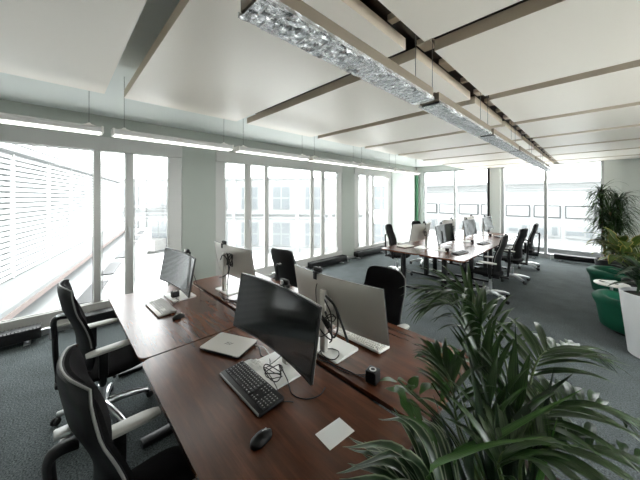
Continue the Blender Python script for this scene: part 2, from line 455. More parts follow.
def window_back(idx, x0, x1, mids, label):
    root = bpy.data.objects.new('window_%d' % idx, None); COL.objects.link(root); root.location = (x0, YB, 0); struct(root, label)
    w = x1-x0; z0, z1 = .03, 2.80
    f = MB()
    f.box((w/2, .05, z1-.03), (w, .1, .06)).box((w/2, .05, z0+.05), (w, .12, .10))
    f.box((.03, .05, 1.42), (.06, .1, 2.7)).box((w-.03, .05, 1.42), (.06, .1, 2.7))
    for m_ in mids: f.box((m_-x0, .03, 1.42), (.07, .12, 2.7))
    f.build('frame', M['alu'], root, smooth=None)
    MB().box((w/2, .06, 1.42), (w-.1, .008, 2.66)).build('pane', M['glass'], root, smooth=None)
window_back(4, -4.78, -2.52, [-3.60], 'tall floor length window left of the white column')
window_back(5, -2.16, .13, [-1.06], 'tall floor length window right of the white column')

for i, (a, b) in enumerate(RW+RB):  # unseen windows added to let more daylight into the room
    root = bpy.data.objects.new('window_%d' % (6+i), None); COL.objects.link(root); struct(root, 'added unseen wide window in the wall behind the camera' if i >= len(RW) else 'added unseen wide window in the right wall')
    root.location = (XR, a, 0) if i < len(RW) else (a, YR, 0); root.rotation_euler = (0, 0, 0 if i < len(RW) else -PI/2)
    wd = b-a; f = MB()
    for yy in (.03, wd/2, wd-.03): f.box((.06, yy, 1.55), (.08, .06, 2.1))
    for zz in (.53, 2.57): f.box((.06, wd/2, zz), (.08, wd, .06))
    f.build('frame', M['frame'], root, smooth=None)
    MB().box((.08, wd/2, 1.55), (.008, wd-.06, 2.0)).build('pane', M['glass'], root, smooth=None)
# ceiling panels
def cpanel(x0, x1, y0, y1, label):
    th = .075; z = 2.76
    b = MB()
    b.box(((x0+x1)/2, (y0+y1)/2, z+th/2), (x1-x0, y1-y0, th))
    b.bm.faces.ensure_lookup_table()
    for f in b.bm.faces:
        f.normal_update()
        if abs(f.normal.z) < .5: f.material_index = 1
    o = b.build('ceiling_panel', [M['panel'], M['panel_edge']], smooth=None)
    # shift origin to panel centre
    struct(o, label)
    for i, yy in enumerate((y0+.25, y1-.25)):
        MB().tube([((x0+x1)/2, yy, z+th), ((x0+x1)/2, yy, ZC)], .006, 6).build('hanger', M['steel'], o)
    return o
FAR = [.31]+[.31+1.285*k+.03 for k in range(1, 8)]
ROWS = [(-.81, .31)]+[(FAR[k]+.15, FAR[k+1]) for k in range(7)]+[(FAR[7]+.15, 10.3)]
ordn = {0: 'row nearest the camera', 1: 'second row', 2: 'third row', 3: 'fourth row', 4: 'fifth row', 5: 'sixth row', 6: 'seventh row', 7: 'eighth row', 8: 'row by the back windows', 9: 'row behind the camera'}
for k, (a, b) in enumerate(ROWS):
    cpanel(-3.2, -.87, a, b, 'wide ceiling panel left of the long slot, ' + ordn[k])
    cpanel(-.745, 1.6, a, b, 'wide ceiling panel right of the long slot, ' + ordn[k])
# dark sheet above the panels, shade of the void put into its colour
struct(MB().box((-.8, 5.6, ZC-.03), (4.9, 9.4, .05)).build('ceiling_shade_sheet', M['plenum'], smooth=None), 'dark sheet for the shade above the ceiling panels')
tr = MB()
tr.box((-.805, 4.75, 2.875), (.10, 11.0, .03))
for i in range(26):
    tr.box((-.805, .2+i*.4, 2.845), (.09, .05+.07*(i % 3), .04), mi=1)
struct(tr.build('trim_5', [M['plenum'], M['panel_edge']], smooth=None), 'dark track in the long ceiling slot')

# ------------------------------------------------------------------ pendant lamps along the windows
def make_wall_lamp():
    t = thing('pendant_lamp', '', 'lamp')
    L = 1.20
    pr = [(-.07, 0), (-.07, .035), (-.045, .055), (.045, .055), (.07, .035), (.07, 0)]
    MB().prism(pr, 0, L, Matrix(((1, 0, 0, 0), (0, 0, 1, 0), (0, 1, 0, 0), (0, 0, 0, 1)))).build('housing', M['lampbody'], t)
    MB().box((0, L/2, -.004), (.125, L-.02, .012), .003).build('diffuser', M['lampglow'], t)
    for yy in (0, L):
        MB().box((0, yy, .024), (.148, .018, .066), .006).build('end_cap', M['white'], t)
    for yy in (.09, L-.09):
        MB().lathe([(0, .085), (.008, .085), (.02, .072), (.055, .060), (.06, .052), (0, .052)], 16, (0, yy, 0)).build('cable_cap', M['white'], t)
        MB().tube([(0, yy, .08), (0, yy, .59)], .0022, 6).build('cable', M['steel'], t)
    return t
wl0 = make_wall_lamp(); XL = -3.26
seq = ['first pendant lamp from the left edge of the photo, above nearest window', 'second pendant lamp along windows, above the open balcony sash', 'third pendant lamp along windows, above near end of middle window',
       'fourth pendant lamp along windows, above far end of middle window', 'fifth pendant lamp along windows, above the last window', 'sixth pendant lamp along windows, beside the far desks']
for i in range(6):
    lab = 'slim white lit ' + seq[i]
    o = wl0 if i == 0 else dup(wl0, (0, 0, 0), 0)
    o.location = (XL, -.905+1.285*i, 2.40); o['label'] = lab; o['group'] = 'window side pendant lamps'

# plastic wrapped lamps over the middle
def make_wrapped_lamp(seed):
    rnd = random.Random(seed)
    t = thing('wrapped_pendant_lamp', '', 'lamp')
    L = 1.20
    MB().box((0, L/2, .034), (.128, L, .056), .004).build('housing', M['lamptan'], t)
    g = MB()
    g.box((0, L/2, .001), (.11, L-.03, .012))
    for i in range(30): g.box((0, .03+i*(L-.06)/29, -.008), (.105, .004, .012), mi=1)
    g.build('louvre', [M['ext_dark'], M['alu']], t, smooth=None)
    # crumpled film, a displaced skin hanging round the housing
    w = MB(); nu, nv = 24, 90
    ring = []
    for j in range(nv+1):
        y = -.006+(L+.012)*j/nv; row = []
        for i in range(nu+1):
            a = i/nu
            # path: right side top -> bottom -> left side top
            if a < .22: px, pz = .067, .010-.018*(a/.22)
            elif a > .78: px, pz = -.067, -.008+.018*((a-.78)/.22)
            else: px, pz = .067-.134*((a-.22)/.56), -.012
            k = .004 if .15 < a < .85 else .001
            row.append(w.bm.verts.new((px+rnd.uniform(-.3, 1)*k*(1 if px > 0 else -1)*.5, y, pz-rnd.random()*k*1.2)))
        ring.append(row)
    for j in range(nv):
        for i in range(nu): w.bm.faces.new((ring[j][i], ring[j][i+1], ring[j+1][i+1], ring[j+1][i]))
    w.build('plastic_wrap', M['wrap'], t, smooth=180)
    for yy in (.05, L-.10):
        MB().box((0, yy, .07), (.05, .03, .02), .003).build('bracket', M['lamptan'], t)
        MB().tube([(0, yy, .07), (0, yy, .5)], .002, 6).build('cable', M['steel'], t)
    return t
mseq = ['nearest in the row down the middle', 'second in the row down the middle', 'third in the row down the middle', 'fourth in the row down the middle', 'fifth in the row down the middle', 'last in the row, by the back window']
for i in range(6):
    o = make_wrapped_lamp(i)
    o.location = (-.755, .43+1.285*i, 2.40); o['label'] = 'film wrapped long pendant lamp, ' + mseq[i]; o['group'] = 'film wrapped ceiling lamps'

# ------------------------------------------------------------------ heaters
def make_heater(L):
    t = thing('convector_heater', '', 'heater')
    b = MB(); b.box((0, 0, .125), (.17, L, .13), .008)
    for i in range(int(L/.03)): b.box((0, -L/2+.02+i*.03, .193), (.15, .008, .012))
    b.build('body', M['black'], t)
    for s in (-1, 1):
        MB().box((0, s*(L/2-.12), .035), (.03, .03, .07), .004).box((0, s*(L/2-.12), .008), (.12, .06, .016), .003).build('foot', M['chrome'], t)
    MB().tube(bez([(.05, L/2, .14), (.05, L/2+.07, .14), (.05, L/2+.08, .08), (.05, L/2+.08, 0)]), .012, 8).build('pipe', M['chrome'], t)
    return t
def heater_at(L, loc, rz, label):
    o = make_heater(L); o.location = loc; o.rotation_euler = (0, 0, rz); tag(o, label, 'heater', 'low black convector heaters')
heater_at(1.5, (-4.88, -.9, 0), 0, 'low black convector heater under the near window, at the photo left edge')
heater_at(1.2, (-4.88, .85, 0), 0, 'low black convector heater under near window, behind the far desk chair')
heater_at(1.3, (-4.88, 5.05, 0), 0, 'low black convector heater under the far half of middle window')
heater_at(1.5, (-4.88, 6.95, 0), 0, 'low black convector heater under the last side window')
heater_at(1.1, (-1.75, 10.12, 0), PI/2, 'low black convector heater before back window, behind the far chairs')
heater_at(1.5, (-.1, 10.12, 0), PI/2, 'low black convector heater before back window, behind the green armchairs')

# ------------------------------------------------------------------ desks
def make_desk(w, d):
    t = thing('desk', '', 'desk')
    b = MB(); b.prism(rrect(-w/2, -d/2, w/2, d/2, .055), .715, .74, bevel=.003)
    b.build('tabletop', M['wood'], t)
    for s in (-1, 1):
        l = MB(); l.box((s*(w/2-.22), 0, .40), (.09, .065, .62), .004).box((s*(w/2-.22), 0, .22), (.10, .075, .40), .004); l.build('leg', M['blackm'], t)
        MB().box((s*(w/2-.22), 0, .02), (.08, d-.10, .035), .008).build('foot', M['blackm'], t)
    MB().box((0, -.03, .695), (w-.40, .04, .035)).box((0, .03, .695), (w-.40, .04, .035)).box((-(w/2-.22), 0, .70), (.06, d-.18, .028)).box(((w/2-.22), 0, .70), (.06, d-.18, .028)).build('frame', M['blackm'], t)
    MB().box((0, d/2-.06, .66), (w-.60, .09, .05), .004).build('cable_tray', M['blackm'], t)
    return t
DW, DD = 1.50, .79
dk0 = make_desk(DW, DD)
GA = -2.06
near = [((GA+.008+DW/2, .38+DD/2), 0, 'walnut desk nearest the camera with black keyboard and paper card'),
        ((GA+.008+DW/2, 1.21+DD/2), PI, 'walnut desk with the white keyboard and black cube, facing the foreground desk'),
        ((GA-.008-DW/2, .38+DD/2), 0, 'walnut desk with window glare and grey keyboard, near the left window'),
        ((GA-.008-DW/2, 1.21+DD/2), PI, 'walnut desk with tangled monitor cables, before the middle side window')]
for i, ((x, y), rz, lab) in enumerate(near):
    o = dk0 if i == 0 else dup(dk0, (0, 0, 0), 0)
    o.location = (x, y, 0); o.rotation_euler = (0, 0, rz); o['label'] = lab; o['group'] = 'walnut office desks'
fl = ['with the dark edged laptop, at near end', 'window side, middle', 'window side, far end']
FX0, FX1 = -2.725, -1.92
for i in range(3):
    y = 4.78+DW/2+i*(DW+.02)
    dup(dk0, (FX0, y, 0), -PI/2, ['far group walnut desk with silver laptop, near end on window side', 'far group walnut desk, middle of the window side', 'far group walnut desk, last on the window side'][i], 'walnut office desks')
    dup(dk0, (FX1, y, 0), PI/2, ['far group walnut desk, near end on aisle side beside first aisle chair', 'far group walnut desk, middle of the aisle side', 'far group walnut desk, last on the aisle side by back window'][i], 'walnut office desks')

# ------------------------------------------------------------------ office chairs
def make_chair():
    t = thing('office_chair', '', 'chair')
    # base star
    base = MB()
    base.lathe([(0, .06), (.035, .06), (.045, .08), (.04, .13), (.03, .15), (0, .15)], 20)
    for k in range(5):
        a = R(90+72*k); c, s = math.cos(a), math.sin(a)
        pts = [(.02*c, .02*s, .115), (.12*c, .12*s, .112), (.22*c, .22*s, .098), (.315*c, .315*s, .075)]
        base.tube(pts, [.034, .031, .027, .020], 10, sy=.8)
    base = base.build('star_base', M['chrome'], t)
    for k in range(5):
        a = R(90+72*k)
        cs = MB()
        rt = Matrix.Rotation(a+.7*k, 4, 'Z')
        for s in (-1, 1):
            cs.lathe([(0, -.009), (.024, -.009), (.028, -.005), (.028, .005), (.024, .009), (0, .009)], 14, (0, 0, 0), Matrix.Translation((.315*math.cos(a), .315*math.sin(a), .030)) @ rt @ Matrix.Translation((.018, s*.014, 0)) @ Matrix.Rotation(PI/2, 4, 'X'))
        cs.tube([(.315*math.cos(a), .315*math.sin(a), .085), (.315*math.cos(a), .315*math.sin(a), .045)], .011, 8)
        cs.box((.315*math.cos(a), .315*math.sin(a), .052), (.045, .018, .018), .005, rot=Matrix.Rotation(a+.7*k, 4, 'Z'))
        cs.build('caster', M['rubber'], base)
    MB().tube([(0, 0, .12), (0, 0, .28)], .028, 14).tube([(0, 0, .27), (0, 0, .40)], .018, 12).build('gas_column', M['chrome'], t)
    MB().box((0, -.02, .405), (.22, .26, .05), .015).box((.14, .05, .40), (.12, .02, .012), .004).box((0, -.17, .40), (.09, .22, .035), .012).build('mechanism', M['black'], t)
    # seat cushion
    def seat(zt):
        def f(u, v):
            x = (u-.5)*2; y = (v-.5)*2
            k = (1-.13*abs(y)**4); kx = (1-.12*abs(x)**4)
            X = .245*x*k; Y = .05+.235*y*kx
            z = zt-.012*(1-x*x)*(1-.6*y) - .030*max(0, y)**4 if zt > .45 else zt+.014*(x*x+y*y)
            e = max(abs(x), abs(y))
            if zt > .45: z -= .02*e**8
            return Vector((X, Y, z))
        return f
    MB().slab(seat(.485), seat(.425), 14, 14).build('seat', M['fabric'], t, smooth=50)
    # backrest
    def prof(v):
        z = .50+.64*v
        y = -.150-.065*v-.035*v*v+.05*math.sin(PI*min(1, v*1.4))*0.8
        return y, z
    def back(off, sh, shrink=0):
        def f(u, v):
            x = (u-.5)*2
            vv = v
            w = .208+.030*math.sin(PI*min(1, .15+v*.75))
            w -= shrink
            c = 1-.11*max(0, (v-.92)/.08)**3-.25*max(0, (.10-v)/.10)**2
            y, z = prof(v)
            z += shrink*(1-2*v)
            z -= .016*abs(x)**8*max(0, (v-.7)/.3)
            y += .045*x*x+off
            e = abs(x)**6*.012+abs(2*v-1)**10*.012
            y += -e if sh else e
            return Vector((x*w*c, y, z))
        return f
    MB().slab(back(.032, 1), back(-.012, 0), 14, 18).build('backrest', M['fabric'], t, smooth=50)
    sh = MB().slab(back(-.006, 0, -.004), back(-.026, 0, .002), 14, 18).build('back_shell', M['black'], t, smooth=50)
    rim = MB()
    loop = [back(-.016, 0, -.004)(0, v/16) for v in range(5, 17)]+[back(-.016, 0, -.004)(u/10, 1) for u in range(1, 10)]+[back(-.016, 0, -.004)(1, 1-v/16) for v in range(0, 12)]
    rim.tube(loop, .0045, 8); rim.build('shell_rim', M['shell'], sh)
    y7, z7 = prof(.62)
    sp = MB()
    sp.tube(bez([(0, y7-.02, z7), (0, y7-.07, z7+.005), (0, y7-.095, z7-.02), (0, y7-.09, z7-.12), (0, y7-.085, .62), (0, -.26, .48), (0, -.25, .42), (0, -.15, .40)], 30), .018, 10, sy=1.7)
    sp.build('back_support', M['black'], t)
    MB().box((0, y7-.05, z7+.012), (.05, .07, .018), .006).build('support_bracket', M['alu'], t)
    MB().box((0, y7-.036+.0, z7+.02), (.03, .004, .03), .001).build('badge', M['white'], sh)
    for s in (-1, 1):
        a = MB()
        a.tube(bez([(s*.08, -.03, .405), (s*.22, -.03, .405), (s*.275, -.03, .43), (s*.285, -.03, .50)], 16), .02, 8)
        a.box((s*.285, -.03, .575), (.035, .055, .20), .010)
        a = a.build('armrest', M['black'], t)
        def top(u, v, s=s):
            y = -.13+.27*v; x = (u-.5)*.085*(1-.35*abs(2*v-1)**4)
            return Vector((s*.285+x-s*.02*v, y, .688-.010*abs(2*u-1)**4-.006*abs(2*v-1)**6))
        def bot(u, v, s=s):
            p = top(u, v); return Vector((p.x, p.y, .664))
        MB().slab(top, bot, 6, 12).build('arm_pad', M['pad'], a, smooth=50)
    return t
ch0 = make_chair()
ch0.location = (-1.345, .26, 0); ch0.rotation_euler = (0, 0, R(3)); ch0['label'] = 'black office chair cut by the bottom edge, at the foreground desk'
ch0['group'] = 'black swivel office chairs'
def chair(x, y, rz, label, sz=1):
    c = dup(ch0, (x, y, 0), R(rz), label, 'black swivel office chairs'); c.scale = (1, 1, sz); return c
chair(-2.81, .26, 2, 'black office chair by the near window, its chrome star base in view')
chair(-3.22, 2.52, 8, 'black office chair turned away, white badge on its back, behind the cabled monitor', .92)
chair(-1.50, 2.17, 176, 'black office chair whose back rises behind the large silver monitor', .94)
chair(-3.28, 5.72, -75, 'black office chair on window side of far desks, nearest')
chair(-3.24, 6.98, -93, 'black office chair on window side of far desks, second')
chair(-1.33, 5.55, 95, 'black office chair on aisle side of far desks, nearest')
chair(-1.28, 7.05, 84, 'black office chair on aisle side of far desks, middle one')
chair(-1.28, 8.60, 92, 'black office chair on aisle side of far desks, farthest')

for ch in ch0.children:        # this chair has its back set higher
    if ch.name.split('.')[0] in ('backrest', 'back_shell', 'support_bracket'): ch.location.z += .05

# ------------------------------------------------------------------ monitors
def make_monitor(shell):
    t = thing('curved_monitor', '', 'monitor')
    HW, Z0, Z1, RR = .418, .152, .512, 2.3
    piv = .325
    def pt(u, v, off):
        x = (u-.5)*2*HW
        a = x/RR
        X = (RR+off)*math.sin(a); Y = RR-(RR+off)*math.cos(a)     # centre farthest back, ends come forward (-Y)
        Y = -(RR-RR*math.cos(a))+off*math.cos(a)
        z = Z0+(Z1-Z0)*v
        Y += (z-piv)*math.tan(R(10))
        return Vector((X, Y, z))
    MB().slab(lambda u, v: pt(u, v, .009), lambda u, v: pt(u, v, .011+.024*(1-(2*u-1)**4)*(1-(2*v-1)**4)), 24, 12).build('housing', shell, t, smooth=40)
    MB().slab(lambda u, v: pt(u, v, -.004), lambda u, v: pt(u, v, .009), 24, 6).build('bezel', M['bezel'], t, smooth=40)
    MB().slab(lambda u, v: pt(.008+.984*u, .035+.945*v, -.0055), lambda u, v: pt(.008+.984*u, .035+.945*v, -.003), 24, 6).build('screen', M['screen'], t, smooth=40)
    MB().box((0, .085, .22), (.050, .035, .42), .008).box((0, .055, piv), (.08, .06, .08), .01).build('stand_column', M['silver'], t)
    MB().prism(rrect(-.15, -.11, .15, .12, .012), 0, .012, bevel=.002).build('stand_base', M['base_white'], t)
    return t
mon0 = make_monitor(M['silver'])
Z = .74
mon0.location = (-1.375, .95, Z); mon0.rotation_euler = (0, 0, R(-1)); mon0['label'] = 'large curved monitor in front, its dark blank screen towards the camera'; mon0['group'] = 'curved monitors'
def mon(x, y, rz, label): return dup(mon0, (x, y, Z), R(rz), label, 'curved monitors')
mB = mon(-1.30, 1.385, 180, 'large curved monitor showing its silver back right of front screen')
mC = mon(-3.11, .93, 3, 'curved monitor with a reflecting screen above the grey keyboard, near window')
for ch in mC.children:
    if not ch.name.startswith('stand'): ch.location.z -= .045
mD = mon(-2.92, 1.42, 182, 'curved monitor with a black cable tangle on its silver back, before middle window')
for i in range(3):
    y = 5.46+i*1.50
    mon(-2.13, y+.05, 90, ['far desk monitor facing the aisle, nearest', 'far desk monitor facing the aisle, middle', 'far desk monitor facing the aisle, last'][i])
    mon(-2.55, y, -90, ['far desk monitor facing the window wall, nearest', 'far desk monitor facing the window wall, middle', 'far desk monitor facing the window wall, last'][i])

def make_webcam():
    t = thing('webcam', '', 'webcam')
    MB().box((0, 0, .026), (.075, .032, .032), .012, 3).build('body', M['black'], t)
    MB().lathe([(0, 0), (.012, 0), (.014, .006), (.010, .010), (0, .008)], 16, (0, -.016, .027), Matrix.Rotation(PI/2, 4, 'X')).build('lens', M['chrome'], t)
    MB().box((0, .005, .006), (.05, .05, .010), .003).box((0, .028, -.016), (.035, .008, .05), .003).build('clip', M['black'], t)
    return t
wc0 = make_webcam()
ztop = Z+.515; off = math.tan(R(10))*(.512-.325)
wc0.location = (-1.335, .95+off+.012, ztop); wc0['label'] = 'black webcam clipped on top of the front monitor'; wc0['group'] = 'webcams on the monitors'
dup(wc0, (-1.40, 1.385-off-.012, ztop), R(180), 'black webcam hanging over back edge of large silver monitor', 'webcams on the monitors')
dup(wc0, (-3.01, .93+off+.012, ztop-.045), R(4), 'black webcam on the monitor above grey keyboard', 'webcams on the monitors')
dup(wc0, (-3.0, 1.42-off-.012, ztop), R(182), 'black webcam on the cable tangled monitor by middle window', 'webcams on the monitors')
for i in range(3):
    y = 5.46+i*1.50
    dup(wc0, (-2.13-off-.012, y+.05, ztop), R(90), ['webcam on nearest far monitor facing the aisle', 'webcam on middle far monitor facing the aisle', 'webcam on last far monitor facing the aisle'][i], 'webcams on the monitors')
    dup(wc0, (-2.55+off+.012, y, ztop), R(-90), ['webcam on nearest far monitor facing the window wall', 'webcam on middle far monitor facing the window wall', 'webcam on last far monitor facing the window wall'][i], 'webcams on the monitors')

# ------------------------------------------------------------------ desk things
def make_keyboard(body, keys, leg, w=.44, d=.152, rest=True):
    t = thing('keyboard', '', 'keyboard')
    tilt = Matrix.Rotation(R(4), 4, 'X')
    MB().box((0, 0, .014), (w, d, .018), .006, 2, rot=tilt).build('body', body, t)
    if rest: MB().box((0, -d/2+.001, .0115), (w-.01, .012, .012), .005, 2, rot=tilt).build('front_edge', M['shell'] if body is M['black'] else body, t)
    k = MB(); lg = MB()
    rows = 6; ky = (d-.036)/rows
    for r in range(rows):
        y = -d/2+.026+ky*(r+.5)
        def key(x0, x1):
            zz = .0255+y*math.tan(R(4))
            k.box(((x0+x1)/2, y, zz), (x1-x0-.003, ky-.003, .007), .0018, 1)
            lg.box(((x0+x1)/2-.002, y+.002, zz+.0036), (.004, .004, .0008))
        x0 = -w/2+.012; u = (w*.66-.012)/15
        if r == 0: ws = [1.25, 1.25, 1.25, 6.25, 1.25, 1.25, 1.25, 1.25]
        elif r == 1: ws = [2.25]+[1]*10+[2.75]
        elif r == 2: ws = [1.75]+[1]*11+[2.25]
        elif r == 3: ws = [1.5]+[1]*12+[1.5]
        elif r == 4: ws = [1]*13+[2]
        else: ws = [1, -1, 1, 1, 1, 1, -.5, 1, 1, 1, 1, -.5, 1, 1, 1, 1]
        x = x0
        for q in ws:
            if q > 0: key(x, x+u*q)
            x += abs(q)*u
        xa = -w/2+.012+w*.66
        if r in (3, 4, 5):
            for i in range(3): key(xa+i*u, xa+(i+1)*u)
        if r == 1: key(xa+u, xa+2*u)
        if r == 0:
            for i in range(3): key(xa+i*u, xa+(i+1)*u)
        xb = xa+3*u+.006
        if r < 5:
            for i in range(4): key(xb+i*u*.97, xb+(i+1)*u*.97)
    k.build('keys', keys, t); lg.build('key_legends', leg, t, smooth=None)
    return t
kA = make_keyboard(M['black'], M['keyblack'], M['legend']); kA.location = (-1.345, .765, Z); tag(kA, 'black full size keyboard on the foreground desk', 'keyboard', 'keyboards on the desks')
kC = make_keyboard(M['silver'], M['keygrey'], M['ext_dark'], .43, .15); kC.location = (-2.89, .70, Z); kC.rotation_euler = (0, 0, R(2)); tag(kC, 'grey silver keyboard on the glare lit desk by near window', 'keyboard', 'keyboards on the desks')
kB = make_keyboard(M['white'], M['white'], M['ext_dark'], .43, .13); kB.location = (-1.225, 1.60, Z); kB.rotation_euler = (0, 0, R(180)); tag(kB, 'white keyboard below the large silver backed monitor', 'keyboard', 'keyboards on the desks')
kF = make_keyboard(M['black'], M['keyblack'], M['legend'], .42, .14)
tag(kF, '', 'keyboard', 'keyboards on the desks')
for i in range(3):
    o = kF if i == 0 else dup(kF, (0, 0, 0), 0)
    o.location = (-1.80, 5.42+1.5*i, Z); o.rotation_euler = (0, 0, R(84)); o['label'] = ['dark keyboard on far desks beside first aisle chair', 'dark keyboard on far desks beside middle aisle chair', 'dark keyboard on far desks beside farthest aisle chair'][i]

def make_mouse():
    t = thing('computer_mouse', '', 'mouse')
    def top(u, v):
        x = (u-.5)*2; y = (v-.5)*2
        w = .031*(1-.18*abs(y)**3); 
        X = x*w*(1-.25*abs(y)**6); Y = y*.056*(1-.18*x*x)
        return Vector((X, Y, .004+.034*math.cos(x*1.25)*math.cos((y+.15)*1.15)*1.0))
    def bot(u, v):
        p = top(u, v); return Vector((p.x, p.y, .002))
    MB().slab(top, bot, 10, 14).build('body', M['black'], t, smooth=60)
    MB().lathe([(0, -.003), (.006, -.003), (.007, 0), (.006, .003), (0, .003)], 14, (0, .026, .029), Matrix.Rotation(PI/2, 4, 'Y')).build('wheel', M['alu'], t)
    MB().slab(lambda u, v: top(.47+.06*u, .55+.42*v)+Vector((0, 0, .0008)), lambda u, v: top(.47+.06*u, .55+.42*v)-Vector((0, 0, .002)), 2, 6).build('button_seam', M['silver'], t)
    return t
ms = make_mouse(); ms.location = (-1.02, .635, Z); ms.rotation_euler = (0, 0, R(10)); tag(ms, 'black mouse right of the black keyboard on foreground desk', 'mouse', 'computer mice')
dup(ms, (-2.56, .76, Z), R(20), 'black mouse beside the grey keyboard near the window', 'computer mice')

def make_laptop(lid):
    t = thing('laptop', '', 'laptop')
    MB().prism(rrect(-.163, -.112, .163, .112, .012), .004, .013, bevel=.002).build('base', M['black'], t)
    l = MB().prism(rrect(-.163, -.112, .163, .112, .012), .0145, .021, bevel=.0025).build('lid', lid, t)
    lg = MB()
    for dx in (-.018, .0, .018):
        lg.prism([(dx-.006-.005, -.016), (dx-.001-.005, -.016), (dx+.011, .016), (dx+.006, .016)], .0208, .0216)
    lg.prism([(.012, -.012), (.027, -.012), (.028, -.009), (.013, -.009)], .0208, .0216)
    lg.build('logo', M['bezel'], l, smooth=None)
    MB().tube([(-.12, .112, .013), (.12, .112, .013)], .006, 8).build('hinge', M['black'], t)
    return t
lp = make_laptop(M['silver']); lp.location = (-1.82, .87, Z); lp.rotation_euler = (0, 0, R(-155)); tag(lp, 'closed silver laptop left of the front monitor', 'laptop', 'laptops')
dup(lp, (-2.85, 5.32, Z), R(80), 'closed silver laptop on near end of the far desks', 'laptops')

def make_cube():
    t = thing('cube_charger', '', 'charger')
    MB().box((0, 0, .034), (.066, .066, .068), .006, 3).build('body', M['black'], t)
    MB().lathe([(.012, .0675), (.020, .0675), (.020, .0695), (.012, .0695)], 24).build('ring', M['white'], t)
    return t
cb = make_cube(); cb.location = (-.90, 1.30, Z); cb.rotation_euler = (0, 0, R(8)); tag(cb, 'black cube with white ring on the desk behind the front desk', 'charger', 'black cube chargers')
dup(cb, (-3.10, .885, Z), R(5), 'black cube at the foot of monitor above grey keyboard', 'black cube chargers')
for i in range(3):
    dup(cb, (-2.02, 5.40+1.5*i, Z), R(10), ['black cube on far desks beneath nearest aisle monitor', 'black cube on far desks beneath middle aisle monitor', 'black cube on far desks beneath last aisle monitor'][i], 'black cube chargers')

card = MB().prism([(-.876, .822), (-.862, .968), (-.765, .962), (-.778, .815)], Z+.0005, Z+.0025).build('paper_card', M['paper'], smooth=None)
tag(card, 'blank white paper card lying on the foreground desk', 'card')

# crumpled white wrapper beside the keyboard
rnd = random.Random(3)
def wt(u, v):
    x = (u-.5)*2; y = (v-.5)*2
    h = .035*max(0, 1-(x*x+y*y)*.7)*(0.6+.5*rnd.random())+.002
    k = 1-.2*x*x*y*y
    return Vector((x*.085*k, y*.055*k*(1+.1*math.sin(4*x)), h))
wp = MB().slab(wt, lambda u, v: Vector(((u-.5)*.15, (v-.5)*.10, .0005)), 16, 12).build('crumpled_wrapper', M['film'], smooth=30)
wp.location = (-1.49, .885, Z); wp.rotation_euler = (0, 0, R(25)); wp.name = 'crumpled_wrapper'
tag(wp, 'crumpled white plastic wrapper between the black keyboard and front monitor stand', 'wrapper')

def cable(pts, r, label, name='cable', m='rubber', n=40, group='cables on the desks'):
    o = MB().tube(bez(pts, n), r, 7).build(name, M[m], smooth=60)
    return tag(o, label, 'cable', group)
zd = Z+.004
def loops(cx, cy, z, rx, ry, turns, ph, dz, tail):
    pts = []
    for i in range(int(turns*10)+1):
        a = ph+2*PI*i/10; k = 1+.12*math.sin(i*1.7)
        pts.append((cx+rx*k*math.cos(a), cy+ry*k*math.sin(a), z+dz*(.5+.5*math.sin(i*.9+ph))))
    return pts+tail
zb = Z+.012+.004
cable(loops(-1.32, .90, zb, .055, .045, 2.2, .3, .05, [(-1.22, .93, zb+.01), (-1.14, .90, zd), (-1.06, .93, zd), (-1.03, 1.0, zd), (-1.05, 1.06, zd)]), .003, 'black cable coiled on base of front monitor, ending right of it', n=90)
cable([(-1.70, .99, zd+.008), (-1.63, 1.0, zd+.01), (-1.56, .97, zd), (-1.50, .99, zd), (-1.44, .96, zb+.01), (-1.38, .93, zb+.03), (-1.34, 1.0, zb+.10), (-1.335, 1.0, Z+.25)], .003, 'black cable from laptop to front monitor stand')
cable([(-1.69, 1.005, zd+.006), (-1.62, 1.03, zd+.006), (-1.54, 1.02, zd), (-1.46, 1.04, zd), (-1.40, 1.09, zd)], .0025, 'white cable from laptop hinge behind front monitor', m='white')
cable(loops(-1.30, .885, zb+.012, .075, .03, 1.5, 2, .03, [(-1.22, .86, zd+.006), (-1.15, .83, zd), (-1.09, .87, zd)]), .0022, 'thin black cable looped over front edge of front monitor base', n=70)
# monitor B
cable([(-1.30, 1.32, Z+.38), (-1.25, 1.28, Z+.395), (-1.17, 1.27, Z+.36), (-1.12, 1.285, Z+.25), (-1.105, 1.32, Z+.14)], .008, 'thick black cable arching over silver back of large monitor')
cable([(-1.30, 1.30, Z+.37), (-1.24, 1.265, Z+.36), (-1.20, 1.265, Z+.30), (-1.20, 1.27, Z+.19), (-1.22, 1.29, Z+.12), (-1.28, 1.28, Z+.14), (-1.36, 1.27, Z+.20)], .005, 'black cable hanging in a loop beside column of large silver monitor')
cable([(-1.40, 1.345, Z+.46), (-1.405, 1.325, Z+.40), (-1.38, 1.31, Z+.28), (-1.36, 1.29, Z+.16), (-1.30, 1.27, Z+.12), (-1.22, 1.29, Z+.18)], .003, 'thin black webcam cable down the silver monitor back')
cable(loops(-1.24, 1.30, zb, .07, .055, 1.2, 2.6, .004, [(-1.27, 1.22, zd), (-1.20, 1.235, zd), (-1.08, 1.26, zd), (-.98, 1.275, zd), (-.93, 1.29, zd+.01)]), .0035, 'black cable looped on base of large silver monitor, running to cube', n=70)
cable([(-1.32, 1.23, zd), (-1.25, 1.25, zd), (-1.15, 1.235, zd), (-1.03, 1.25, zd), (-.93, 1.30, zd+.02)], .003, 'second black cable from large silver monitor to cube')
cable([(-1.31, 1.31, Z+.385), (-1.22, 1.275, Z+.39), (-1.155, 1.27, Z+.33), (-1.15, 1.275, Z+.22), (-1.19, 1.28, Z+.15), (-1.25, 1.29, Z+.19)], .006, 'black cable doubled back beneath the arch on large silver monitor back')
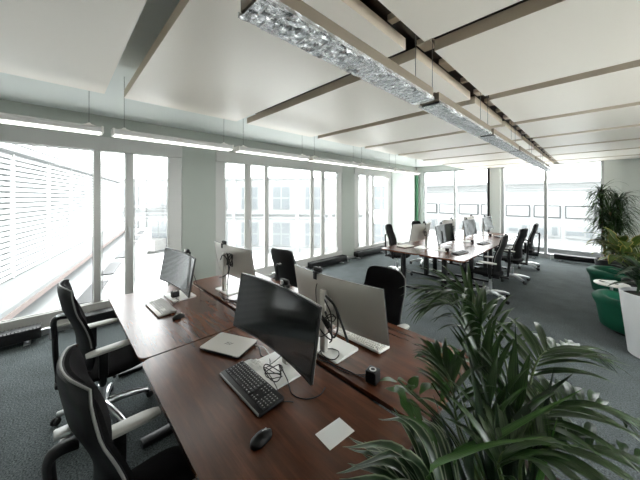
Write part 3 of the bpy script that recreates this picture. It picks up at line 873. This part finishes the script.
cable(loops(-1.225, 1.285, Z+.24, .05, .006, 1.6, .5, .05, [(-1.20, 1.28, Z+.15), (-1.23, 1.285, Z+.10)]), .004, 'small black cable coil hanging behind the large silver monitor')
MB_ = MB().box((-1.27, 1.285, Z+.225), (.10, .025, .03), .006, rot=Matrix.Rotation(R(40), 4, 'Y')).build('cable_plug', M['black'])
tag(MB_, 'black plug dangling behind the large silver monitor', 'plug')
# monitor D tangle
cable(loops(-2.80, 1.345, Z+.31, .065, .006, 3.2, .2, .13, [(-2.80, 1.33, Z+.20), (-2.78, 1.31, Z+.10), (-2.72, 1.28, zd), (-2.62, 1.26, zd), (-2.5, 1.30, zd)]), .005, 'tangled black cable on the silver monitor back before middle window', n=110)
cable([(-2.93, 1.30, Z+.36), (-2.87, 1.30, Z+.42), (-2.80, 1.315, Z+.38), (-2.77, 1.32, Z+.26), (-2.84, 1.31, Z+.20), (-2.93, 1.29, Z+.16)], .006, 'black cable loop beside column of tangled monitor')
cable([(-2.95, 1.28, zb), (-2.85, 1.25, zb), (-2.74, 1.24, zd), (-2.60, 1.28, zd), (-2.55, 1.36, zd), (-2.42, 1.40, zd)], .0035, 'black cable running from tangled monitor base over the desk')
cable([(-2.62, 1.22, zd), (-2.5, 1.25, zd), (-2.36, 1.24, zd), (-2.3, 1.3, zd), (-2.2, 1.29, zd)], .003, 'short black cable lying between the two left desks')
# monitor C
cable([(-3.05, 1.03, Z+.30), (-2.98, 1.05, Z+.18), (-2.90, 1.07, Z+.07), (-2.83, 1.05, zd), (-2.74, 1.10, zd), (-2.66, 1.06, zd), (-2.62, 1.12, zd)], .0035, 'black cable curling behind the reflecting monitor')
cable([(-3.08, .90, zd+.01), (-3.02, .87, zb), (-2.95, .88, zb), (-2.89, .83, zb), (-2.85, .80, zd), (-2.80, .78, zd)], .003, 'black cable from cube over base of reflecting monitor')
for i in range(3):
    y = 5.46+1.5*i
    cable(loops(-2.45, y-.05, Z+.26, .008, .06, 2, .4, .10, [(-2.44, y+.05, Z+.12), (-2.38, y+.1, zd), (-2.25, y-.1, zd), (-2.1, y-.05, zd)]), .006, ['black cable tangle behind nearest far monitor', 'black cable tangle behind middle far monitor', 'black cable tangle behind last far monitor'][i], n=70)

# ------------------------------------------------------------------ lounge corner on the right
def make_tub_chair():
    t = thing('tub_armchair', '', 'armchair')
    nu = 36
    def ang(u): return R(40+280*u)      # open towards +X
    def outer(u, v):
        a = ang(u); rr = .33+.06*v**2; z = .06+.50*v
        e = min(u, 1-u); hh = .80+.20*min(1, e/.25)
        z = .06+.46*v*hh
        x = rr*math.cos(a)*1.0; y = rr*math.sin(a)
        return Vector((x, y, z))
    def inner(u, v):
        a = ang(u); rr = .30-.07*v+.05*v**3
        e = min(u, 1-u); hh = .80+.20*min(1, e/.25)
        z = .06+.46*v*hh
        return Vector((rr*math.cos(a), rr*math.sin(a), z))
    def prof(a, u):
        # closed loop profile (r,z) around the wall: bulging rolled top
        e = min(u, 1-u); hh = .82+.18*min(1, e/.25)
        P = [(.30, .06), (.325, .08), (.345, .22), (.365, .36), (.40, .43*hh+.02), (.405, .49*hh), (.37, .53*hh), (.31, .535*hh), (.255, .50*hh), (.235, .44*hh), (.245, .36), (.25, .20), (.25, .06)]
        return P
    b = MB(); rings = []
    for i in range(nu+1):
        u = i/nu; a = ang(u)
        rings.append([b.bm.verts.new((r*math.cos(a), r*math.sin(a), z)) for r, z in prof(a, u)])
    k = len(rings[0])
    for i in range(nu):
        for j in range(k): b.bm.faces.new((rings[i][j], rings[i+1][j], rings[i+1][(j+1) % k], rings[i][(j+1) % k]))
    b.bm.faces.new(rings[0]); b.bm.faces.new(rings[-1][::-1])
    b.build('back_and_arms', M['green'], t, smooth=60)
    MB().lathe([(0, .06), (.26, .06), (.275, .10), (.275, .34), (.26, .385), (.20, .405), (0, .41)], 32, (.03, 0, 0)).build('seat_cushion', M['green'], t, smooth=60)
    MB().lathe([(0, 0), (.22, 0), (.22, .065), (0, .065)], 24).build('plinth', M['black'], t)
    return t
tb = make_tub_chair(); tb.location = (.35, 5.44, 0); tb.rotation_euler = (0, 0, R(25)); tb.scale = (1, 1, .88)
tag(tb, 'green velvet tub armchair nearer, beside the white planter', 'armchair', 'green tub armchairs')
tb2 = dup(tb, (.26, 7.28, 0), R(-10), 'green velvet tub armchair farther, below the leafy plants', 'green tub armchairs')

st = thing('side_table', 'small white side table between the green armchairs', 'table', (.16, 6.26, 0))
MB().lathe([(0, .42), (.20, .42), (.205, .43), (.20, .44), (0, .44)], 32).build('tabletop', M['white'], st)
MB().tube([(0, 0, .01), (0, 0, .425)], .018, 12).build('stem', M['alu'], st)
MB().lathe([(0, 0), (.15, 0), (.15, .012), (0, .018)], 28).build('base', M['alu'], st)
for i, (dx, dy, a, m_) in enumerate([(0, 0, 20, 'paper'), (-.02, .01, -15, 'ext_grey'), (.01, -.01, 40, 'paper')]):
    o = MB().box((0, 0, .005), (.21, .15, .009), .001, 1).build('magazine', M[m_])
    o.location = (.16+dx, 6.26+dy, .4405+.0095*i); o.rotation_euler = (0, 0, R(a))
    tag(o, ['magazine lying lowest of the stack on the side table', 'grey magazine in the middle of stack on side table', 'magazine lying topmost on the side table'][i], 'magazine', 'magazines on the side table')

# white planter with croton-like plant
pl = thing('planter_plant', 'dark leafy plant in the tall white planter at right edge', 'plant', (.425, 4.78, 0))
MB().lathe([(0, 0), (.165, 0), (.175, .01), (.245, .69), (.248, .71), (.232, .712), (.225, .66), (0, .66)], 40).build('planter', M['pot'], pl, smooth=50)
MB().lathe([(0, .662), (.224, .662), (.224, .672), (.1, .685), (0, .69)], 24).build('soil', M['soil'], pl)
rnd = random.Random(11)
b = MB()
for i in range(70):
    a = rnd.uniform(0, 2*PI); el = rnd.uniform(.05, 1.25); h = rnd.uniform(.70, .98)
    b.leaf((.10*math.cos(a)*rnd.random(), .10*math.sin(a)*rnd.random(), h), (math.cos(a)*math.cos(el), math.sin(a)*math.cos(el), math.sin(el)), rnd.uniform(.22, .36), rnd.uniform(.06, .10), rnd.uniform(.4, 1.1), fold=.15, n=6)
b.build('foliage', M['leaf_dark'], pl, smooth=None)
s_ = MB()
for i in range(6):
    a = i*1.05; s_.tube([(.05*math.cos(a), .05*math.sin(a), .66), (.08*math.cos(a), .08*math.sin(a), .98)], .008, 6)
s_.build('stem', M['stem'], pl)

# broad leaved plant behind the armchairs
bp_ = thing('broad_leaf_plant', 'broad leaved yellow green plant in dark pot behind the armchairs', 'plant', (.46, 6.72, 0))
MB().lathe([(0, 0), (.15, 0), (.18, .42), (.182, .44), (.165, .44), (.16, .40), (0, .40)], 30).build('pot', M['pot_dark'], bp_)
MB().lathe([(0, .395), (.162, .40), (.1, .415), (0, .42)], 20).build('soil', M['soil'], bp_)
b = MB(); s_ = MB()
for i in range(46):
    a = rnd.uniform(0, 2*PI); el = rnd.uniform(.1, 1.2)
    h = rnd.uniform(.68, 1.10); rr = rnd.uniform(.05, .28)
    p = (rr*math.cos(a)-.14, rr*math.sin(a)-.06, h)
    s_.tube(bez([(0, 0, .40), (rr*.3*math.cos(a), rr*.3*math.sin(a), h*.75), p], 6), .006, 5)
    b.leaf(p, (math.cos(a)*math.cos(el), math.sin(a)*math.cos(el), math.sin(el)), rnd.uniform(.26, .38), rnd.uniform(.11, .16), rnd.uniform(.7, 1.4), fold=.12, n=7)
b.build('foliage', M['leaf_croton'], bp_, smooth=None); s_.build('stem', M['stem'], bp_)

# tall thin-leaved dracaena
dr = thing('dracaena', 'tall plant with thin drooping leaves before the white wall panel', 'plant', (.16, 8.35, 0))
MB().lathe([(0, 0), (.17, 0), (.20, .46), (.202, .48), (.185, .48), (.18, .44), (0, .44)], 30).build('pot', M['pot_dark'], dr)
MB().lathe([(0, .435), (.18, .44), (.1, .455), (0, .46)], 20).build('soil', M['soil'], dr)
s_ = MB(); b = MB()
for (ox, oy, hh) in ((-.06, 0, 1.95), (.10, .05, 1.75), (.02, -.10, 1.5)):
    s_.tube(bez([(ox*.5, oy*.5, .44), (ox*1.2, oy*1.2, 1.1), (ox*1.6, oy*1.6, hh)], 10), [.022]*11 if False else .02, 8)
    for i in range(300):
        h = hh-.85*rnd.random()**1.2; a = rnd.uniform(0, 2*PI); el = rnd.uniform(0, 1.2)
        b.leaf((ox*1.6, oy*1.6, h), (math.cos(a)*math.cos(el), math.sin(a)*math.cos(el), math.sin(el)), rnd.uniform(.32, .55), rnd.uniform(.020, .032), rnd.uniform(1.4, 2.6), fold=.1, n=6, base=.6)
s_.build('trunk', M['trunk'], dr); b.build('foliage', M['leaf_palm'], dr, smooth=None)

# ------------------------------------------------------------------ foreground planter and plants
def frond(b, st, pts, nl, L, w, droop, r0=.007, start=.25, spread=1.0, tip_len=.5, n=7, jitter=.15, rnd=random, roll=None):
    P = bez(pts, 30); k = len(P)
    st.tube(P, [r0*(1-.75*i/(k-1)) for i in range(k)], 6)
    for i in range(nl):
        t = start+(1-start)*i/(nl-1)
        x = t*(k-1); a = min(int(x), k-2); p = P[a].lerp(P[a+1], x-a)
        T = (P[a+1]-P[a]).normalized()
        S = T.cross(Vector((0, 0, 1)))
        if S.length < .2: S = T.cross(Vector((0, 1, 0)))
        S.normalize(); U = S.cross(T)
        if roll: S = (Matrix.Rotation(roll, 3, T) @ S)
        bell = math.sin(PI*min(1, .25+.6*(t-start)/(1-start)))
        ll = L*(tip_len+(1-tip_len)*bell)
        for sgn in (-1, 1):
            ca = spread*(1-.65*(t-start)/(1-start))
            d = S*sgn*math.sin(ca)+T*math.cos(ca)+U*.25
            d += Vector((rnd.uniform(-1, 1), rnd.uniform(-1, 1), rnd.uniform(-1, 1)))*jitter
            b.leaf(p, d, ll*rnd.uniform(.85, 1.1), w*rnd.uniform(.8, 1.15), droop*rnd.uniform(.7, 1.3), side=T.cross(d.normalized()).cross(d) if False else None, fold=.18, n=n, base=.35)

# the long planter box that stands between the desk and the aisle
px, py = -.10, .98
pb = thing('planter_box', 'dark planter box holding the foreground plants', 'planter', (px, py, 0))
MB().box((0, 0, .30), (.36, 1.1, .60), .01).build('box', M['pot_dark'], pb)
MB().box((0, 0, .606), (.33, 1.07, .012)).build('soil', M['soil'], pb)
TOP = .612
rnd = random.Random(21)
# palm
kp = thing('palm', 'tall foreground palm with long dark arching leaflets', 'plant', (0, 0, 0))
b = MB(); st_ = MB()
root = Vector((px-.02, py+.06, TOP))
def rp(dx, dy): return (px+dx, py+dy, TOP)
frond(b, st_, [rp(0, .05), W(505, 440, .98), W(488, 350, 1.05), W(468, 298, 1.10), W(440, 292, 1.12)], 20, .24, .019, .75, start=.55, spread=1.15, rnd=rnd)
frond(b, st_, [rp(-.02, .06), W(495, 430, 1.0), W(478, 350, 1.08), W(458, 306, 1.16), W(432, 306, 1.2)], 16, .20, .017, 1.0, start=.55, spread=1.0, rnd=rnd)
frond(b, st_, [rp(.02, .06), W(515, 430, 1.0), W(505, 360, 1.12), W(480, 305, 1.22), W(455, 300, 1.3)], 16, .22, .018, .9, start=.5, spread=1.0, rnd=rnd)
frond(b, st_, [rp(.03, .0), W(530, 440, .92), W(530, 385, .98), W(545, 352, 1.05), W(575, 350, 1.15)], 16, .26, .030, .8, start=.55, spread=1.0, rnd=rnd)
frond(b, st_, [rp(.04, -.04), W(530, 460, .85), W(545, 415, .88), W(580, 402, .95), W(640, 425, 1.02)], 16, .26, .034, 1.0, start=.4, spread=1.0, rnd=rnd)
frond(b, st_, [rp(.04, -.06), W(520, 478, .78), W(545, 450, .78), W(600, 448, .82), W(660, 470, .86)], 14, .24, .034, .9, start=.35, spread=1.0, rnd=rnd)
frond(b, st_, [rp(0, -.02), W(475, 470, .82), W(458, 430, .88), W(452, 385, .95), W(440, 362, 1.02)], 10, .17, .022, 1.0, start=.55, spread=.8, rnd=rnd)
frond(b, st_, [rp(.0, .02), W(495, 460, .85), W(490, 410, .90), W(482, 370, .98), W(470, 335, 1.05)], 12, .22, .028, .5, start=.35, spread=.5, rnd=rnd)
frond(b, st_, [rp(.02, .02), W(515, 470, .85), W(518, 430, .88), W(512, 400, .92), W(500, 380, .96)], 10, .20, .030, .7, start=.3, spread=.6, rnd=rnd)
frond(b, st_, [rp(.02, -.05), W(505, 490, .75), W(500, 460, .76), W(520, 440, .80), W(560, 436, .84)], 12, .20, .028, 1.0, start=.3, spread=.7, rnd=rnd)
for p in ([rp(.01, .03), W(500, 430, .95)], [rp(-.01, .0), W(470, 440, .9)]): st_.tube(p, .008, 6)
b.build('foliage', M['leaf_palm'], kp, smooth=None); st_.build('stem', M['stem'], kp, smooth=60)
# arching plant lower left, its sheen painted as pale leaf margins
vg = thing('spider_plant', 'arching leaves with painted pale sheen reaching over the desk at bottom', 'plant', (0, 0, 0))
b = MB()
tg = [(352, 440, .95), (345, 452, .90), (346, 466, .84), (342, 478, .80), (360, 446, .92), (385, 415, .98), (400, 408, 1.0), (372, 490, .78), (420, 420, .95), (435, 415, .92)]
vbase = Vector((px-.13, py-.22, TOP))
for i, (u, v, f) in enumerate(tg*2):
    tgt = W(u+rnd.uniform(-8, 8), v+rnd.uniform(-6, 8), f*rnd.uniform(.94, 1.05))
    p0 = vbase+Vector((rnd.uniform(-.04, .04), rnd.uniform(-.06, .06), 0))
    mid = p0.lerp(tgt, .45)+Vector((0, 0, .16+.10*rnd.random()))
    P = bez([p0, mid, tgt], 14)
    if b.uv is None: b.uv = b.bm.loops.layers.uv.new('UVMap')
    rows = []
    for j, p in enumerate(P):
        t = j/(len(P)-1); T = (P[min(j+1, len(P)-1)]-P[max(j-1, 0)]).normalized(); S = T.cross(Vector((0, 0, 1))).normalized(); U = S.cross(T)
        ww = .036*(.5+.5*min(1, t/.35))*(1 if t < .5 else max(.03, 1-((t-.5)/.5)**1.7))
        rows.append([b.bm.verts.new(p-S*ww*.5+U*ww*.2), b.bm.verts.new(p), b.bm.verts.new(p+S*ww*.5+U*ww*.2)])
    for j in range(len(P)-1):
        for k in (0, 1):
            fc = b.bm.faces.new((rows[j][k], rows[j][k+1], rows[j+1][k+1], rows[j+1][k]))
            for lp_, uvv in zip(fc.loops, ((k*.5, j/14), (k*.5+.5, j/14), (k*.5+.5, (j+1)/14), (k*.5, (j+1)/14))): lp_[b.uv].uv = uvv
b.build('foliage', M['leaf_sheen'], vg, smooth=60)
# round leaved climber
rl = thing('round_leaf_plant', 'small round bright green leaves hanging over the desk edge', 'plant', (0, 0, 0))
b = MB(); st_ = MB()
clusters = [((398, 385), .96, 3), ((408, 392), .98, 4), ((432, 388), 1.0, 3), ((446, 386), 1.02, 3), ((438, 362), 1.05, 4), ((448, 352), 1.08, 4), ((462, 356), 1.1, 4), ((400, 400), .95, 2)]
for (u, v), f, nn in clusters:
    c = W(u, v, f); p0 = Vector((px-.14, py+.10+rnd.uniform(-.08, .08), TOP))
    st_.tube(bez([p0, p0.lerp(c, .5)+Vector((.02, 0, .10)), c+Vector((0, 0, .02))], 12), .004, 5)
    for i in range(nn):
        a = rnd.uniform(0, 2*PI); el = rnd.uniform(-.6, .8)
        b.leaf(c+Vector((rnd.uniform(-.015, .015), rnd.uniform(-.015, .015), rnd.uniform(-.02, .03))), (math.cos(a)*math.cos(el), math.sin(a)*math.cos(el), math.sin(el)), rnd.uniform(.07, .10), rnd.uniform(.030, .042), rnd.uniform(.3, .9), fold=.08, n=7, base=.2)
b.build('foliage', M['leaf_bright'], rl, smooth=None); st_.build('stem', M['stem'], rl, smooth=60)
# sword leaved plant
sw = thing('sword_leaf_plant', 'upright sword shaped leaves in the foreground, one bright green', 'plant', (0, 0, 0))
b = MB()
for (u, v, f, w_, mi) in [(478, 372, .92, .040, 0), (505, 380, .90, .034, 0), (455, 395, .86, .038, 0), (430, 400, .9, .030, 0), (555, 375, .95, .034, 0), (515, 330, 1.02, .03, 0), (560, 425, .82, .03, 1), (495, 400, .84, .04, 0), (465, 345, .98, .032, 0), (440, 430, .80, .035, 0), (540, 440, .78, .03, 0), (490, 420, .8, .04, 0), (470, 440, .8, .04, 0), (515, 425, .84, .035, 0), (450, 410, .86, .03, 1), (500, 350, 1.0, .028, 1)]:
    p0 = Vector((px-.06+rnd.uniform(-.06, .06), py-.08+rnd.uniform(-.1, .1), TOP)); tgt = W(u, v, f)
    d = tgt-p0
    b.leaf(p0, d+Vector((0, 0, .08)), d.length*1.03, w_, .10, fold=.22, n=10, base=.7, mi=mi)
def blade(b, P, w_, mi):
    if b.uv is None: b.uv = b.bm.loops.layers.uv.new('UVMap')
    rows = []; k = len(P)
    for j, p in enumerate(P):
        t = j/(k-1); T = (P[min(j+1, k-1)]-P[max(j-1, 0)]).normalized(); S = T.cross(Vector((0, 0, 1))).normalized(); U = S.cross(T)
        ww = w_*(.5+.5*min(1, t/.4))*(1 if t < .55 else max(.03, 1-((t-.55)/.45)**1.8))
        rows.append([b.bm.verts.new(p-S*ww*.5+U*ww*.2), b.bm.verts.new(p), b.bm.verts.new(p+S*ww*.5+U*ww*.2)])
    for j in range(k-1):
        for q in (0, 1):
            fc = b.bm.faces.new((rows[j][q], rows[j][q+1], rows[j+1][q+1], rows[j+1][q])); fc.material_index = mi; fc.smooth = True
            for l_, uvv in zip(fc.loops, ((q*.5, j/k), (q*.5+.5, j/k), (q*.5+.5, (j+1)/k), (q*.5, (j+1)/k))): l_[b.uv].uv = uvv
for pts, w_, mi in [((W(452, 474, .80), W(500, 436, .80), W(585, 388, .86)), .026, 1), ((W(430, 490, .76), W(470, 452, .74), W(548, 436, .76)), .022, 1),
                    ((W(470, 480, .80), W(480, 420, .84), W(468, 350, .96)), .028, 0), ((W(505, 480, .80), W(520, 420, .86), W(575, 372, .96)), .034, 0), ((W(445, 480, .80), W(428, 430, .84), W(392, 412, .92)), .022, 1)]:
    blade(b, bez([Vector((px-.04, py-.06, TOP))]+list(pts), 18), w_, mi)
b.build('foliage', [M['leaf_dark'], M['leaf_bright']], sw, smooth=None)

# ------------------------------------------------------------------ outside
gz = -3.6
struct(MB().box((-10, 12, gz-.1), (120, 110, .2)).build('ground', M['ext_ground'], smooth=None), 'pale street and court below')
# slatted wing on the left
d = Vector((-.966, .26, 0)); nrm = Vector((.26, .966, 0))
wg = thing('slatted_building', 'white slatted building wing outside the near left window', 'building', (-9.05, -.9, 0), math.atan2(d.y, d.x))
f = MB(); sl = MB(); rl_ = MB(); gl = MB()
x0, x1 = -9, 17.5
f.box(((x0+x1)/2, 1.2, 1.2), (x1-x0, 2.0, 6.8-1.2))    # body behind (local +Y is away from the court)
wgb = f.build('wall', M['ext_slat_wall'], wg, smooth=None)
for i in range(23): sl.box(((x0+x1)/2, .12, -.1+i*.13), (x1-x0, .05, .07))
for i in range(12): sl.box(((x0+x1)/2, .16, 3.05+i*.13), (x1-x0, .05, .07))
for i in range(12): sl.box((x0+1+i*2.2, .10, 1.35), (.06, .06, 3.0))
sl.build('slat_screen', M['ext_slat'], wg, smooth=None)
rl_.box(((x0+x1)/2, .0, 2.87), (x1-x0, .25, .07)).box(((x0+x1)/2, -.30, -.22), (x1-x0, .9, .10))
rl_.build('ledge', M['ext_grey'], wg, smooth=None)
MB().box(((x0+x1)/2, -.72, -.30), (x1-x0, .12, .10)).build('rail', M['ext_brown'], wg, smooth=None)
lr = MB(); lr.box(((x0+x1)/2, -1.1, -1.3), (x1-x0, 1.6, 1.2)).build('lower_roof', M['ext_slat_wall'], wg, smooth=None)
for i in range(9):
    MB().box((x0+1.5+i*2.7, -1.45, -.69), (1.9, .36, .05)).build('skylight', M['blackm'], wg, smooth=None)
# court building opposite
cbd = thing('court_building', 'pale court building with tall windows across from middle window', 'building', (0, 0, 0))
o0 = W(230, 197, 26); cbd.location = (o0.x, o0.y, 0); cbd.rotation_euler = (0, 0, YAW+R(-6))
MB().box((.5, 2.0, 0), (25, 3.8, 7.2)).build('wall', M['ext_white'], cbd, smooth=None)
bd = MB()
for zz in (3.55, .25, -.15, -3.0): bd.box((.5, 0, zz), (25, .35, .16))
bd.build('cornice', M['ext_grey'], cbd, smooth=None)
MB().box((-9.2, -.9, -2.75), (5.4, 1.6, 1.0)).build('balcony', M['ext_band'], cbd, smooth=None)
MB().box((-9.2, -.9, .9), (5.4, 1.6, .22)).build('balcony', M['ext_grey'], cbd, smooth=None)
for i in range(9):
    pi_ = MB().box((-12+i*3.1, .02, 0), (.35, .25, 7.0)); pi_.build('pilaster', M['ext_white'], cbd, smooth=None)
    for zc, hh in ((1.7, 2.2), (-1.7, 2.2)):
        wd = MB(); X = -10.45+i*3.1
        wd.box((X, .04, zc), (1.7, .10, hh), mi=0)
        w_ = wd.build('window', M['ext_grey'], cbd, smooth=None)
        pn = MB()
        for a in (-.42, .42):
            for c in (-.55, .55): pn.box((X+a, -.02, zc+c), (.7, .04, .95))
        pn.build('pane', M['ext_glass'], w_, smooth=None)
# street building behind the back windows
sb = thing('street_building', 'pale street building with a row of framed windows behind the back windows', 'building', (0, 26, 0))
MB().box((0, 3.2, -.35), (26, 6, 6.4)).build('wall', M['ext_white'], sb, smooth=None)
bd = MB(); bd.box((0, 0, 2.9), (26, .8, .22)).box((0, .1, 2.35), (26, .3, .10)); bd.build('cornice', M['ext_grey'], sb, smooth=None)
for i in range(14):
    X = -11.5+i*1.78
    w_ = MB().box((X, .14, .72), (1.56, .16, .92)).build('window', M['ext_dark'], sb, smooth=None)
    MB().box((X, .04, .72), (1.38, .05, .74)).build('pane', M['ext_white'], w_, smooth=None)
    w2 = MB().box((X, .14, -.72), (1.5, .16, .85)).build('shop_window', M['ext_grey'], sb, smooth=None)
    MB().box((X-.25, .05, -.78), (.6 if i % 3 else .9, .05, .5 if i % 2 else .25)).box((X+.45, .05, -.7), (.3, .05, .6)).build('pane', M['ext_glass'], w2, smooth=None)
tb_ = MB()
for i in range(3): tb_.box((0, -1.2-i*1.3, -1.5-i*.65), (26, 2.4, .25))
tb_.build('terrace', M['ext_white'], sb, smooth=None)

# ------------------------------------------------------------------ light
w = bpy.data.worlds.new('world'); scene.world = w; w.use_nodes = True
bg = w.node_tree.nodes['Background']; bg.inputs[0].default_value = (.96, .985, 1, 1); bg.inputs[1].default_value = 2.6
def area(name, loc, sx, sy, e, rot, col=(1, .97, .92)):
    l = bpy.data.lights.new(name, 'AREA'); l.shape = 'RECTANGLE'; l.size = sx; l.size_y = sy; l.energy = e; l.color = col
    o = bpy.data.objects.new(name, l); COL.objects.link(o); o.location = loc; o.rotation_euler = rot
    return o
# each lit pendant lamp throws light down
for i in range(6):
    y = -.905+1.285*i+.6
    area('lamp_light', (XL, y, 2.385), .11, 1.15, .7, (0, 0, 0))

scene.view_settings.view_transform = 'Standard'; scene.view_settings.look = 'None'
scene.view_settings.exposure = 2.2; scene.view_settings.gamma = 1; scene.view_settings.use_curve_mapping = False
scene.cycles.use_denoising = True
scene.cycles.max_bounces = 10; scene.cycles.diffuse_bounces = 6; scene.cycles.transparent_max_bounces = 16
scene.cycles.sample_clamp_indirect = 6
